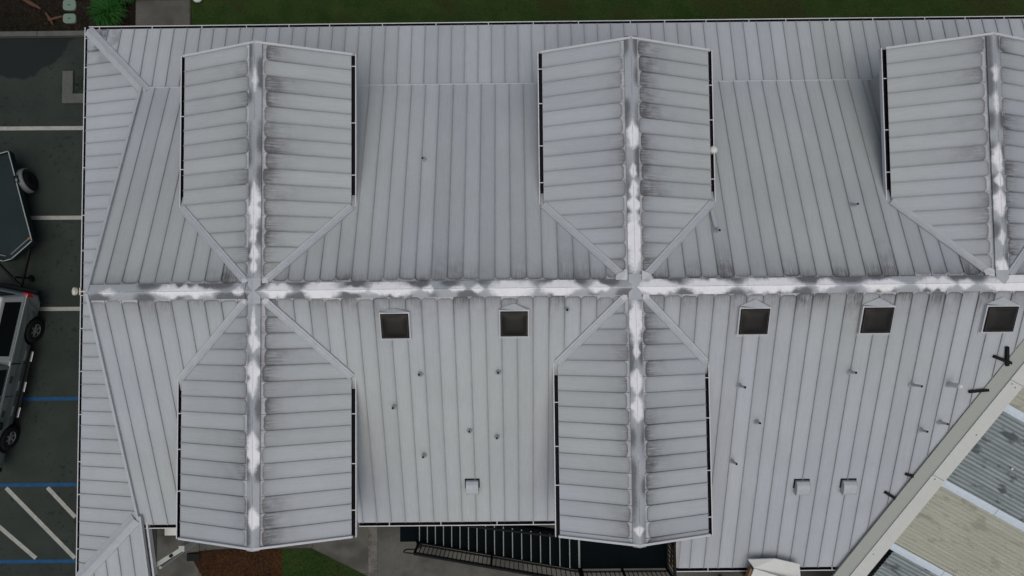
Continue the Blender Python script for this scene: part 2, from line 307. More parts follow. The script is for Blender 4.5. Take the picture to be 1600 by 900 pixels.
# ------------------------------------------------------------------ the metal-roofed building
B = empty('metal_roofed_building', (0, 0, 0), 'large building with weathered grey standing-seam metal roof and cross gables', 'building')
Xg, Xe = -9.984, 15.6
yb, ye, ze, xW = 5.611, 7.454, Zr-2.707, -11.808
zb = Zr-m*yb; ys, ys2, Xx = -6.10, -7.582, 4.31
DN = ((-6.087, 2.083), (2.841, 2.072), (11.44, 2.076)); DS = ((-6.087, 2.082), (2.841, 1.787)); yN, yS = 5.94, -5.977
def mapN(u, d, h=0.): return (u, d+h*m/SQ, Zr-m*d+h/SQ)
def mapS(u, d, h=0.): return (u, -d-h*m/SQ, Zr-m*d+h/SQ)
def panel(name, parent, mp, u0, u1, top, bot, breaks, k, dirt, voff=0., rib0=True, rib1=False):
    """one standing-seam sheet: pan from top(u) to bot(u) and a raised seam along its first edge"""
    us = sorted({u0, u1, *[b for b in breaks if u0+.004 < b < u1-.004]})
    e = 1e-4; T = []; Bt = []
    for i, u in enumerate(us):
        for s in ([e] if i == 0 else [-e] if i == len(us)-1 else [-e, e]):
            T.append((u, top(u+s))); Bt.append((u, max(bot(u+s), top(u+s))))
    if max(b[1]-a[1] for a, b in zip(T, Bt)) < .03: return None
    V, uv, F = [], [], []
    for q in T+Bt: V.append(mp(q[0], q[1], .006)); uv.append((q[0]-u0, (q[1])*k+voff))
    n = len(T)
    for i in range(n-1):
        if T[i+1][0]-T[i][0] < 1e-6: continue
        f = [i, i+1, n+i+1, n+i]
        if Bt[i][1]-T[i][1] < 1e-5: f.remove(n+i)
        if Bt[i+1][1]-T[i+1][1] < 1e-5: f.remove(n+i+1)
        if len(f) > 2: F.append(tuple(f))
    def rib(u, a, b, inw):
        if b-a < .05: return
        j = random.uniform(-.002, .002); bi = len(V)
        for d in (a, b):
            for du, h in ((-.009, .007), (-.006, .032), (.006, .032), (.009, .007)): V.append(mp(u+du+j, d, h)); uv.append((.002, d*k+voff))
        F.extend([(bi, bi+1, bi+5, bi+4), (bi+1, bi+2, bi+6, bi+5), (bi+2, bi+3, bi+7, bi+6), (bi, bi+3, bi+2, bi+1), (bi+4, bi+5, bi+6, bi+7)])
    if rib0: rib(u0, T[0][1], Bt[0][1], 1)
    if rib1: rib(u1, T[-1][1], Bt[-1][1], -1)
    sc_u = PW/max(u1-u0, .2) if u1-u0 > .25 else 1
    uv = [((a*sc_u), b) for a, b in uv]
    return mk(name, V, F, M['roof'], parent, uv=uv, uv2=(random.random(), dirt))
def strips(a, b, phase, pitch):
    k = math.ceil((a-phase)/pitch+.02); e = [a]
    while phase+k*pitch < b-.03: e.append(phase+k*pitch); k += 1
    return list(zip(e, e[1:]+[b]))
# walls (plain, below the roof)
MB().box(-9.7, 15.3, -5.55, 5.5, 0, zb-.1).build('wall', M['wall'], B)
gw = MB(); 
gw.add([(-9.72,-5.5,zb-.1),(-9.72,5.5,zb-.1),(-9.72,0,Zr-.2),(-9.6,-5.5,zb-.1),(-9.6,5.5,zb-.1),(-9.6,0,Zr-.2)], [(0,1,2),(5,4,3),(0,2,5,3),(1,4,5,2),(0,3,4,1)]); gw.build('gable_wall', M['wall'], B)
# --- main slopes
beamA, beamB = Vector((12.27, -1.34, 5.10)), Vector((8.63, -7.80, 2.66))
def beam_y(u): return -(beamA.y+(u-beamA.x)*(beamB.y-beamA.y)/(beamB.x-beamA.x))
def botN(u):
    for c, a in DN:
        s = abs(u-c)
        if s < a-.22: return s+.05
    return yb+.01
def botS(u):
    for c, a in DS:
        s = abs(u-c)
        if s < a-.2 and not (c > 0 and u > Xx and s > a): return s+.05
    b = -ys2 if u > Xx else -ys
    if u > 7.6: b = min(b, max(beam_y(u)+1.0, .3))
    return b
brN = [v for c, a in DN for v in (c-a+.22, c, c+a-.22)]; brS = [v for c, a in DS for v in (c-a+.2, c, c+a-.2)]+[Xx, 7.6, 8.0, 8.8]
def deck(name, mp, poly, t=.10):
    n = len(poly); V = [mp(u, d, -.012) for u, d in poly]+[mp(u, d, -.012-t) for u, d in poly]
    return mk(name, V, [tuple(range(n)), tuple(range(n, 2*n))[::-1]]+[(i, n+i, n+(i+1) % n, (i+1) % n) for i in range(n)], M['deck'], B)
dkN = deck('roof_slope', mapN, [(Xg+.02,0),(Xe,0),(Xe,yb),(Xg+.02,yb)])
dkS = deck('roof_slope', mapS, [(Xg+.02,0),(Xe,0),(Xe,1.2),(13.4,1.3),(9.2,-ys2),(Xx+.02,-ys2),(Xx+.02,-ys),(Xg+.02,-ys)])
zero = lambda u: .02
X1, X2, X3 = DN[0][0], DN[1][0], DN[2][0]
for mp, dk, bot, br, secs, nm in ((mapN, dkN, botN, brN, ((Xg, X1, -9.655, .3918), (X1, X2, -4.21, .3765), (X2, Xe, 6.375, .386)), 0),
                              (mapS, dkS, botS, brS, ((Xg, X1, -9.655, .3918), (X1, X2, -5.21, .3776), (X2, Xe, 6.28, .389)), 1)):
    for a, b, ph, pt in secs:
        for u0, u1 in strips(a, b, ph, pt):
            if nm == 1 and u0 > 13: continue
            dirt = random.choice((.25, .4, .5, .9)) * (.55 if u1 < -7 else 1.)
            panel('roof_panel', dk, mp, u0, u1, zero, bot, br, SQ, dirt, -.17)
# --- skirt roofs
ms = (zb-.03-ze)/(ye-yb); SK = math.sqrt(1+ms*ms); zt = zb-.03
def skN(u, d, h=0.): return (u, yb+d+h*ms/SK, zt-ms*d+h/SK)
msw = (zt-ze)/(Xg-xW)
def skW(u, d, h=0.): return (Xg-d-h*msw/SK, u, zt-msw*d+h/SK)
def skS(u, d, h=0.): return (u, -5.80-d-h*msw/SK, zt-msw*d+h/SK)
LN, LW = ye-yb, Xg-xW
topN = lambda u: 0. if u >= Xg else (Xg-u)/LW*LN
sk = [mk('skirt_roof', [skN(xW,LN,-.02),skN(Xe,LN,-.02),skN(Xe,-.3,-.02),skN(Xg,-.3,-.02),skN(xW,LN,-.1),skN(Xe,LN,-.1),skN(Xe,-.3,-.1),skN(Xg,-.3,-.1)], [(0,1,2,3),(7,6,5,4),(0,4,5,1),(1,5,6,2),(2,6,7,3),(3,7,4,0)], M['deck'], B)]
for u0, u1 in strips(xW, Xe, -4.235, .3688):
    near = max(0, 1-(u0-xW)/1.9)
    vis = True
    panel('skirt_panel', sk[0], skN, u0, u1, topN, lambda u: LN+.015, [Xg], SK, .12+near*2.2, .45)
ySk = -5.80
topW = lambda u: 0. if ySk <= u <= yb else ((u-yb)/LN*LW if u > yb else ySk-u)
wdk = mk('skirt_roof', [skW(ySk-LW,LW,-.02),skW(ye,LW,-.02),skW(yb,0,-.02),skW(ySk,0,-.02),skW(ySk-LW,LW,-.1),skW(ye,LW,-.1),skW(yb,0,-.1),skW(ySk,0,-.1)], [(3,2,1,0),(4,5,6,7),(0,1,5,4),(1,2,6,5),(2,3,7,6),(3,0,4,7)], M['deck'], B)
for u0, u1 in strips(ySk-LW, ye, 6.83, .3688):
    near = max(0, 1-(ye-u1)/1.9)
    panel('skirt_panel', wdk, skW, u0, u1, topW, lambda u: LW+.015, [yb, ySk], SK, .12+near*2.1, .45)
xr = -9.93
hipS = lambda u: (Xg-u) if u < Xg else 0.
sdk = mk('skirt_roof', [skS(xW,LW,-.02),skS(xr,LW,-.02),skS(xr,0,-.02),skS(Xg,0,-.02),skS(xW,LW,-.1),skS(xr,LW,-.1),skS(xr,0,-.1),skS(Xg,0,-.1)], [(0,3,2,1),(4,5,6,7),(0,1,5,4),(1,2,6,5),(2,3,7,6),(3,0,4,7)], M['deck'], B)
for u0, u1 in strips(xW, xr, -10.28, .3688):
    panel('skirt_panel', sdk, skS, u0, u1, hipS, lambda u: LW+.015, [Xg], SK, .1, .5)
# --- dormers
def dormer(c, a, y1, phase, pitch, sgn, dl, dr):
    Y = abs(y1)
    def mpL(u, d, h=0.): return (c-d-h*m/SQ, sgn*u, Zr+.012-m*d+h/SQ)
    def mpR(u, d, h=0.): return (c+d+h*m/SQ, sgn*u, Zr+.012-m*d+h/SQ)
    V = []
    for mp in (mpL, mpR):
        for h in (-.012, -.11): V += [mp(.05,0,h), mp(Y-.01,0,h), mp(Y-.01,a-.01,h), mp(a,a-.01,h)]
    F = []
    for k in (0, 8): F += [(k,k+1,k+2,k+3),(k+7,k+6,k+5,k+4),(k+1,k+5,k+6,k+2),(k+2,k+6,k+7,k+3)]
    dk = mk('dormer_roof', V, F, M['deck'], B)
    for mp, dirt in ((mpL, dl), (mpR, dr)):
        bot = lambda u: min(a, u-.02)
        for u0, u1 in strips(.16, Y-.045, phase, pitch):
            panel('dormer_panel', dk, mp, u0, u1, lambda u: .02, bot, [a+.02], SQ, min(1.15, dirt*random.choice((.2, .4, .6, .85, 1.1, 1.5))), -.17)
    # side walls and gable wall
    zs = Zr-m*a-.1; wv = MB(); ww = a-.28
    wv.add([(c-ww, sgn*(a-.3), 2.9),(c+ww, sgn*(a-.3), 2.9),(c+ww, sgn*(Y-.35), 2.6),(c-ww, sgn*(Y-.35), 2.6),
            (c-ww, sgn*(a-.3), zs+.1*0),(c+ww, sgn*(a-.3), zs),(c+ww, sgn*(Y-.35), zs),(c-ww, sgn*(Y-.35), zs),(c, sgn*(a-.3), Zr-.12-.1*0),(c, sgn*(Y-.35), Zr-.12)],
           [(0,1,5,8,4),(3,7,9,6,2),(0,4,7,3),(1,2,6,5),(4,8,9,7),(8,5,6,9)])
    wv.build('dormer_wall', M['wall'], B)
    # rake trim at the gable end
    for s_, mp in ((-1, mpL), (1, mpR)):
        b = MB(); p0, p1 = mp(Y-.02, -.01, .02), mp(Y-.02, a+.02, .02); b.bar(p0, p1, .055, .09); bevel(b.build('rake_trim', M['white'], dk), .008)
    # valley flashing, two folded wings with a pale centre fold
    for s_ in (-1, 1):
        b = MB(); n_ = Vector((s_*.7071, sgn*.7071, 0)); 
        p = lambda q, off, h: Vector((c+s_*(q+off*.7071), sgn*(q-off*.7071), Zr-m*(q+abs(off)*0+ (off*-.7071 if off < 0 else -off*.7071))*1+h))
        # cross profile: the main roof falls on one side, the dormer roof on the other
        rows = []
        for q in (.20, a+.02):
            row = []
            for off, h in ((-.095,.030),(-.085,.052),(-.028,.052),(-.02,.062),(.02,.062),(.028,.052),(.085,.052),(.095,.030)):
                x = q+off*.7071; y = q-off*.7071; z = Zr-m*min(x, y)
                row.append((c+s_*x, sgn*y, z+h))
            rows.append(row)
        nn = 8; b.add(rows[0]+rows[1], [(i, i+1, nn+i+1, nn+i) for i in range(nn-1)]); b.build('valley_flashing', M['trim'], dk)
    return dk, mpL, mpR
GAPS = {}
def gutter(p0, p1, out, name='gutter', wd=.092, straps=None, z_off=-.035):
    """open trough with white rim; p0-p1 is the sheet edge, out the outward direction"""
    p0, p1, o = Vector(p0), Vector(p1), Vector(out).normalized(); p0.z += z_off; p1.z += z_off
    P = [(-.03, -.11), (-.03, .0), (-.02, .0), (-.02, -.10), (wd, -.10), (wd, .012), (wd+.024, .012), (wd+.024, -.11)]
    V = [tuple(p+o*a+Vector((0,0,b))) for p in (p0, p1) for a, b in P]; n = len(P)
    F = [(i, (i+1) % n, n+(i+1) % n, n+i) for i in range(n)]+[(7,4,3,0),(0,3,2,1),(7,6,5,4),(n,n+3,n+4,n+7),(n+1,n+2,n+3,n),(n+4,n+5,n+6,n+7)]
    g = mk(name, V, F, M['white'], B)
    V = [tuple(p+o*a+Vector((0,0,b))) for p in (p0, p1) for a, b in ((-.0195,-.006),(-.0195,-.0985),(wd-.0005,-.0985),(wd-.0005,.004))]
    mk('gutter_shade_sheet', V, [(0,1,5,4),(1,2,6,5),(2,3,7,6)], M['trough'], g)  # dark sheet added to paint in the shade of the deep trough
    L = (p1-p0).length
    if straps is None:
        straps = []; s = random.uniform(.3, 1.0)
        while s < L-.1: straps.append(s); s += random.uniform(.8, 1.5)
    d = (p1-p0)/L
    for s in straps:
        a = p0+d*s; MB().bar(a+o*-.02+Vector((0,0,.016)), a+o*(wd+.012)+Vector((0,0,.016)), .022, .006).build('gutter_strap', M['white'], g)
    return g
def cap(parent, path, half, blobs, dark, name='ridge_cap', h=.055, mm=m, edge_dark=.5, t0=0., white0=0.):
    """folded ridge cap along path (p0,p1 horizontal) with paint stains stored on its vertices"""
    p0, p1 = Vector(path[0]), Vector(path[1]); L = (p1-p0).length; d = (p1-p0)/L; s = d.cross(Vector((0,0,1)))
    n = max(2, int(L/.035)); pr = (-1.0, -1.0, -.75, -.5, -.25, -.06, 0, .06, .25, .5, .75, 1.0, 1.0); V, C = [], []
    for i in range(n+1):
        p = p0+d*(L*i/n)
        for j, q in enumerate(pr):
            z = -abs(q)*half*mm+h-(.03 if j in (0, len(pr)-1) else 0)+(.008 if abs(q) < .03 else 0)
            V.append(tuple(p+s*q*half+Vector((0,0,z))))
            wv = 0
            for b0, hl, hw, st in blobs:
                t = abs((L*i/n+t0)-b0)/hl
                if t < 1.9:
                    he = hw*(.55+1.1*sn(L*i/n+t0+b0, q, .13, 11))
                    wv = max(wv, st*max(0., 1.18-t*.25-t**3*.42-(abs(q)/he)**1.6*.55))
            wv += (.16+.3*sn(L*i/n+t0, 0, .3, 50))*(1-min(1, abs(q)*4))+white0*(1-abs(q))
            dv = dark(L*i/n+t0, q)*min(1, abs(q)*1.15+.12)*edge_dark*2
            C.append((min(max(wv, 0), 1), min(max(dv, 0), 1.2), 0, 1))
    k = len(pr); F = [(i*k+j, i*k+j+1, (i+1)*k+j+1, (i+1)*k+j) for i in range(n) for j in range(k-1)]
    F += [tuple(range(k)), tuple(n*k+j for j in range(k))[::-1]]
    return mk(name, V, F, M['cap'], parent, colr=C)
_dn = rng.uniform(0, 1, 4000)
def dk_main(x, q):
    return max(0., sn(x, q, .377)*1.7-.45)+.12
def sn(x, q, p, seed=0):
    t = (abs(x)+20)/p; i = int(t); f = t-i; f = f*f*(3-2*f); o = seed+(700 if q > 0 else 0)
    return _dn[(i+o) % 1999]*(1-f)+_dn[(i+1+o) % 1999]*f
blob = lambda a, b, hw, st=1.: ((((a+b)/2)-803)/66.2, (b-a)/2/66.2, hw, st)
mb = [blob(160,188,.5,.6), blob(240,338,.75), blob(366,386,.4,.8), blob(415,460,.85), blob(478,534,1.6), blob(536,577,.4,.9), blob(579,650,.95), blob(662,678,.45,.9), blob(704,727,.4,.8), blob(738,756,.4,.8), blob(768,832,1.5),
      blob(846,905,1.0), blob(920,950,.6,.9), blob(994,1058,.9), blob(1070,1142,1.0), blob(1158,1246,.9), blob(1272,1299,.6,.9), blob(1345,1404,.85), blob(1427,1484,.8), blob(1490,1513,.5,.9), blob(1534,1640,1.5)]
rc = [(-10.02, -7.55), (-7.56, -6.30), (-6.29, -3.30), (-3.31, -.55), (-.56, 2.63), (2.62, 5.6), (5.59, 9.65), (9.64, 12.5), (12.49, 15.6)]
for i, (a, b) in enumerate(rc): cap(B, ((a,0,Zr), (b,0,Zr)), .185, mb, dk_main, h=.06+.008*(i % 2), edge_dark=.95, t0=a, white0=.19 if a > -6.2 else .03)
def dcap(dk, c, ya, yb_, blobs, cross, seed):
    dd = lambda x, q: max(0., sn(x, q, .373, seed)*1.2-.25)+.1
    ys_ = [ya, ya+(yb_-ya)*.10, ya+(yb_-ya)*.55, yb_]
    for k in range(3):
        a, b = ys_[k], ys_[k+1]
        bl = [((abs(p[0]-cross)+abs(p[1]-cross))/2/66.6, abs(p[1]-p[0])/2/66.6, p[2], p[3] if len(p) > 3 else 1) for p in blobs]
        cap(dk, ((c,a,Zr+.012), (c,b,Zr+.012)), .15, bl, dd, h=.062+.005*(k % 2), edge_dark=.75, t0=abs(a), white0=.05)
    # pointed tip where the caps cross
    s = 1 if yb_ > 0 else -1; h = Zr+.085
    MB().add([(c-.15, s*.30, h-.065),(c, s*.30, h),(c+.15, s*.30, h-.065),(c+.15, s*.12, h-.055),(c, s*-.03, h+.003),(c-.15, s*.12, h-.055)], [(0,1,4,5),(1,2,3,4)]).build('ridge_cap_tip', M['trim'], dk)
def smear(dk, c, sx, sy, r):
    n = 14; V = []
    for k in range(n):
        a = 2*math.pi*k/n; rr = r*random.uniform(.55, 1.15); x = .25+rr*math.cos(a); y = .25+rr*math.sin(a)*.9
        x, y = max(x, .17), max(y, .17); V.append((c+sx*x, sy*y, Zr-m*min(x, y)+.069))
    mk('sealant_smear', V, [tuple(range(n))], M['white'], dk)
D = []
for i, (c, a) in enumerate(DN): D.append(dormer(c, a, yN, 5.53-14*.3735, .3735, 1, .35, 1.1))
for i, (c, a) in enumerate(DS): D.append(dormer(c, a, yS, .622, (.38, .3725)[i], -1, .35, 1.1))
dcap(D[0][0], X1, .10, yN+.03, [(100,142,.4,.6),(288,354,.8),(355,380,.6),(382,406,.6),(404,427,.4)], 455, 3)
dcap(D[1][0], X2, .10, yN+.03, [(190,232,.9),(258,278,.5),(284,310,.6),(308,332,.95),(326,428,1.5)], 450, 40)
dcap(D[2][0], X3, .10, yN+.03, [(98,126,.5,.7),(140,175,.5,.7),(226,268,.75),(272,292,.6),(298,338,.8),(360,385,.4,.7),(405,440,.9)], 443, 90)
dcap(D[3][0], X1, -.10, yS-.03, [(480,545,.35,.8),(522,550,.7),(563,616,.9),(675,734,.95),(790,822,.9)], 455, 130)
dcap(D[4][0], X2, -.10, yS-.03, [(474,537,1.2),(535,560,.5),(578,615,.9),(620,658,.95),(818,832,.6)], 450, 170)
for k_, c_, sx_, sy_, r_ in ((0,X1,-1,1,.09),(0,X1,1,1,.10),(3,X1,-1,-1,.07),(3,X1,1,-1,.09),(1,X2,-1,1,.20),(1,X2,1,1,.18),(4,X2,-1,-1,.10),(4,X2,1,-1,.11),(2,X3,-1,1,.14)): smear(D[k_][0], c_, sx_, sy_, r_)
for (c, a), y1, s in [(d, yN, 1) for d in DN]+[(d, yS, -1) for d in DS]:
    z = Zr+.012-m*a
    for sg in (-1, 1):
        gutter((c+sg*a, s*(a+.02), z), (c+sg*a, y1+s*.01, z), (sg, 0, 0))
        MB().box(min(c+sg*a, c+sg*(a+.09)), max(c+sg*a, c+sg*(a+.09)), min(s*(a-.10), s*(a+.05)), max(s*(a-.10), s*(a+.05)), z-.09, z-.012).build('valley_outlet', M['trim'], B)
# eave gutters
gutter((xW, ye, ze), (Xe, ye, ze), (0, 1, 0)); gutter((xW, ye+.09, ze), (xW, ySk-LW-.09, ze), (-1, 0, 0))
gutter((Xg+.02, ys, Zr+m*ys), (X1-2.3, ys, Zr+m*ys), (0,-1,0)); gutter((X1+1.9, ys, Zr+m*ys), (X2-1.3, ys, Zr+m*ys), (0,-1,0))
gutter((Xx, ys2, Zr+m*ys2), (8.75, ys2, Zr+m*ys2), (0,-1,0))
# gable rakes, hip caps, break flashing, extension rake
for mp, L in ((mapN, yb), (mapS, -ys)):
    b = MB(); b.bar(mp(Xg-.02, 0, .03), mp(Xg-.02, L, .03), .07, .10); bevel(b.build('rake_trim', M['trim'], B), .008)
b = MB(); b.bar(mapS(Xx+.0, 5.6, .02), mapS(Xx, -ys2, .02), .05, .09); b.build('rake_trim', M['trim'], B)
MB().bar((Xx-.02, -5.4, zb-.35), (Xx-.02, ys2, Zr+m*ys2-.22), .05, .22).build('barge_board', M['plank'], B)
MB().bar((Xg, yb+.02, zb-.004), (Xe, yb+.02, zb-.004), .035, .03).build('transition_flashing', M['trim'], B)
def hip(p0, p1, half, mm):
    p0, p1 = Vector(p0), Vector(p1); d = (p1-p0); L = d.length; h = Vector((d.x, d.y, 0)).normalized(); s = h.cross(Vector((0,0,1)))
    V = []
    for p in (p0, p1):
        for q, z in ((-1,-.03),(-1,.0),(-.5,.012),(-.1,.03),(0,.034),(.1,.03),(.5,.012),(1,.0),(1,-.03)): V.append(tuple(p+s*q*half+Vector((0,0,.045+z-abs(q)*half*mm))))
    return mk('hip_cap', V, [(i, i+1, 9+i+1, 9+i) for i in range(8)]+[tuple(range(9)), tuple(range(9, 18))[::-1]], M['trim'], B)
hip((Xg+.1, yb-.1, zt+.03), (xW+.02, ye-.02, ze), .15, .22); hip((Xg-.08, ySk-.1, zt-.03), (xW+.02, ySk-LW+.02, ze), .17, .2)
# white rim of the south-west skirt return, corner beam, post, white box
MB().bar(skS(xr+.02, 0, .03), skS(xr+.02, LW, .03), .06, .10).build('rake_trim', M['trim'], B)
MB().bar(skS(xr+.10, .25, -.14), skS(xr+.10, LW, -.14), .05, .16).build('barge_board', M['white'], B)
bb = MB(); bb.bar((-10.05, -7.46, 2.6), (-9.15, -6.92, 2.6), .12, .2); bm_ = bevel(bb.build('corner_beam', M['fascia'], B), .01)
MB().lathe([(.045,0),(.045,.05),(.02,.07)], (-9.42, -7.085, 2.70), (0,0,1), 12).build('beam_bolt', M['dkmetal'], bm_)
bevel(MB().box(-9.22, -9.06, -6.98, -6.82, .03, 2.72).build('post', M['fascia'], B), .01)
MB().box(-9.74, -9.2, -6.62, -6.3, 2.0, 2.45).build('eave_box', M['hood'], B)
MB().lathe([(.04,0),(.04,2.4)], (-9.86, -7.5, .03), (0,0,1), 10).build('downpipe', M['white'], B)
# --- skylights
def onSy(x, y, h=0.): return mapS(x, -y, h)
for i, (cx, y0, y1, wd) in enumerate(((-2.83,-.52,-1.11,.66),(0.0,-.49,-1.09,.65),(5.69,-.49,-1.10,.68),(8.60,-.49,-1.10,.70),(11.52,-.50,-1.10,.70))):
    def fr(x0, x1, a, b_, h0, h1): 
        return [onSy(x0,a,h0),onSy(x1,a,h0),onSy(x1,b_,h0),onSy(x0,b_,h0),onSy(x0,a,h1),onSy(x1,a,h1),onSy(x1,b_,h1),onSy(x0,b_,h1)]
    BF = [(0,1,2,3),(7,6,5,4),(0,4,5,1),(1,5,6,2),(2,6,7,3),(3,7,4,0)]
    x0, x1 = cx-wd/2, cx+wd/2
    sk_ = mk('skylight', fr(x0-.03, x1+.03, y0+.02, y1-.03, .0, .10), BF, M['white'], B)
    mk('skylight_ledge', fr(x0+.022, x1-.022, y0-.03, y1+.02, .1352, .1372), BF, M['ledge'], sk_)
    mk('skylight_frame', fr(x0, x1, y0-.015, y1, .1005, .135), BF, M['dkmetal'], sk_)
    # low dome pane
    V, F, n = [], [], 10
    for a in range(n+1):
        for b_ in range(n+1):
            s, t = a/n, b_/n; V.append(onSy(x0+.035+(wd-.07)*s, y0-.04+(y1+.03-(y0-.04))*t, (.138)+.05*(1-(2*s-1)**4)*(1-(2*t-1)**4)))
    for a in range(n):
        for b_ in range(n): F.append((a*(n+1)+b_, a*(n+1)+b_+1, (a+1)*(n+1)+b_+1, (a+1)*(n+1)+b_))
    mk('skylight_dome', V, F, M['lens'], sk_, smooth=True)
    pk = .16 if i > 1 else (.06, .12)[i]
    mk('skylight_cricket', [onSy(x0+.0,y0+.03,.02),onSy(x1,y0+.03,.02),onSy(cx,y0+.03+pk,.03),onSy(cx,y0+.02,.13),onSy(x0,y0+.02,.11),onSy(x1,y0+.02,.11)], [(0,2,3,4),(2,1,5,3),(0,4,3,5,1)], M['trim'], sk_)
    mk('skylight_apron', fr(x0-.045, x1+.045, y1-.02, y1-.10, .008, .02), BF, M['trim'], sk_)
# --- vent pipes: boot position on the slope, pipe height
def pipe(x, y, h, slope, white=False, r=.032):
    sg = -1 if slope == 'S' else 1; z = Zr-m*abs(y)
    b = MB(); b.lathe([(.075,-.03),(.072,.022),(.055,.045),(.040,.10),(.034,.115)], (x, y, z+.01), (0, 0, 1), 16)
    o = b.build('vent_boot', M['trim'], B, smooth=False)
    rr = .06 if white else r
    p = MB().lathe([(rr,0),(rr,h),(rr*.7,h),(rr*.7,h-.05)] if not white else [(rr,0),(rr,h),(rr*.6,h+.03),(.002,h+.04)], (x, y, z+.08), (0, 0, 1), 14).build('vent_pipe', M['hood'] if white else M['trim'], o)
    if not white: MB().lathe([(rr*.9, 0), (rr*.9, .004)], (x, y, z+.08+h+.0005), (0, 0, 1), 12).build('pipe_mouth', M['trough'], o)
for x, y, h in ((1.25,-.52,.10),(-2.31,-2.05,.15),(-.40,-2.02,.12),(-3.0,-2.88,.2),(-1.15,-3.53,.10),(-.46,-3.70,.16),(-2.33,-4.18,.22),(5.53,-2.42,.38),(6.07,-3.37,.18),(5.56,-4.43,.30),(8.20,-2.10,.26),(9.77,-2.44,.38),(10.68,-3.43,.26),(10.24,-3.63,.22)): pipe(x, y, h, 'S')
pipe(10.70, -2.45, .38, 'S', True)
for x, y, h in ((-2.27,3.36,.16),(8.37,1.98,.22),(4.94,1.35,.18)): pipe(x, y, h, 'N')
MB().tube([(4.88,1.88,4.93),(4.90,1.66,5.01),(4.93,1.44,5.09)], [.045,.05,.055], 10).build('drain_pipe', M['trim'], B)
# --- box vents with curved hood
for x0, x1, y0, y1 in ((-1.29,-.97,-4.88,-5.22),(7.26,7.60,-4.98,-5.33),(8.47,8.81,-4.98,-5.33)):
    V = []; prof = [(0,.0),(0,.10),(.06,.16),(.16,.19),(.27,.185),(.345,.15),(.345,.03)]
    for x in (x0, x1):
        for d, h in prof: V.append(onSy(x, y0-d, h))
    n = len(prof); F = [(i, i+1, n+i+1, n+i) for i in range(n-1)]+[tuple(range(n)), tuple(range(n, 2*n))[::-1]]
    o = mk('box_vent', V, F, M['trim'], B); bevel(o, .01)
    mk('vent_flange', [onSy(x0-.03,y0+.03,.012),onSy(x1+.03,y0+.03,.012),onSy(x1+.03,y0-.22,.012),onSy(x0-.03,y0-.22,.012),onSy(x0-.03,y0+.03,.03),onSy(x1+.03,y0+.03,.03),onSy(x1+.03,y0-.22,.03),onSy(x0-.03,y0-.22,.03)], [(4,5,6,7),(0,1,5,4),(1,2,6,5),(2,3,7,6),(3,0,4,7)], M['dkmetal'], o)
# --- round white wall vent beside the second gable, peak floodlight
MB().lathe([(.0,.07),(.06,.06),(.10,.02),(.105,-.05),(.1,-.5)], (5.02, 3.44, 4.72), (0, 0, 1), 18).build('turret_vent', M['hood'], B, smooth=True)
fl = MB().bar((-9.95, .02, 5.52), (-10.27, .035, 5.5), .03, .03).build('floodlight', M['lamp'], B)
MB().lathe([(.05,-.05),(.085,-.03),(.10,.03),(.085,.06),(.03,.075)], (-10.36, .04, 5.5), (-.75, .0, .65), 8).build('lamp_head', M['lamp'], fl)
MB().bar((-10.25,-.05,5.5),(-10.25,.12,5.5), .03, .03).build('lamp_bracket', M['lamp'], fl)
# ------------------------------------------------------------------ corrugated canopy beyond the diagonal beam
Dv = (beamB-beamA); Ln = Dv.length; dA = Dv/Ln; nrm = Vector((-dA.y, dA.x, 0)).normalized()
if nrm.x < 0: nrm = -nrm
CP = empty('corrugated_canopy', (11.5, -6.0, 0), 'canopy of corrugated beige and blue-grey sheets behind a long diagonal beam', 'canopy')
BW, BH = .60, .13; BS = .27
def bp(t, off, h): return beamA+dA*t+nrm*off+Vector((0, 0, h))
def bseg(t0, t1, name, mt, o0, o1, h0, h1):
    V = [tuple(bp(t, o, h)) for t in (t0, t1) for o, h in ((o0,h0),(o1,h0),(o1,h1),(o0,h1))]
    return bevel(mk(name, V, [(3,2,1,0),(4,5,6,7),(0,1,5,4),(1,2,6,5),(2,3,7,6),(3,0,4,7)], mt, CP), .006)
V = [tuple(bp(t, o, h)) for t in (-.9, 9.2) for o, h in ((0,0),(BS,BH),(BW,BH),(BW,-.12),(.03,-.12))]
bm1 = mk('beam', V, [(0,1,2,3,4),(9,8,7,6,5)]+[(i, 5+i, 5+(i+1) % 5, (i+1) % 5) for i in range(5)], M['fascia'], CP)
for t0, t1 in ((-.9, 1.02), (1.03, 4.02), (4.03, 9.2)): bseg(t0, t1, 'beam_cap', M['fascia_top'], BS-.01, BW+.01, BH+.001, BH+.03)
for t, s_ in ((1.1, .08), (1.14,.2), (4.1, .1), (6.7, .1), (2.6, .2)): MB().lathe([(.018,0),(.014,.012),(.0,.015)], tuple(bp(t, s_+BS, BH+.029)), (0,0,1), 8).build('cap_screw', M['galv'], bm1)
def sheetc(t0, t1, n0, n1, mt, name='corrugated_sheet', dz=0., pitch=.105, amp=.019):
    k = int((t1-t0)/pitch*6); V, F, uv = [], [], []; rows = max(1, int((n1-n0)/.5))
    for j in range(rows+1):
        nn = n0+(n1-n0)*j/rows
        for i in range(k+1):
            t = t0+(t1-t0)*i/k; V.append(tuple(bp(t, BW+nn, BH-.10+dz-.05*nn+amp*math.sin((t-t0)/pitch*2*math.pi)))); uv.append((t-t0, nn+t0*3.1))
    for j in range(rows):
        for i in range(k): F.append((j*(k+1)+i, j*(k+1)+i+1, (j+1)*(k+1)+i+1, (j+1)*(k+1)+i))
    return mk(name, V, F, mt, CP, uv=uv, smooth=True)
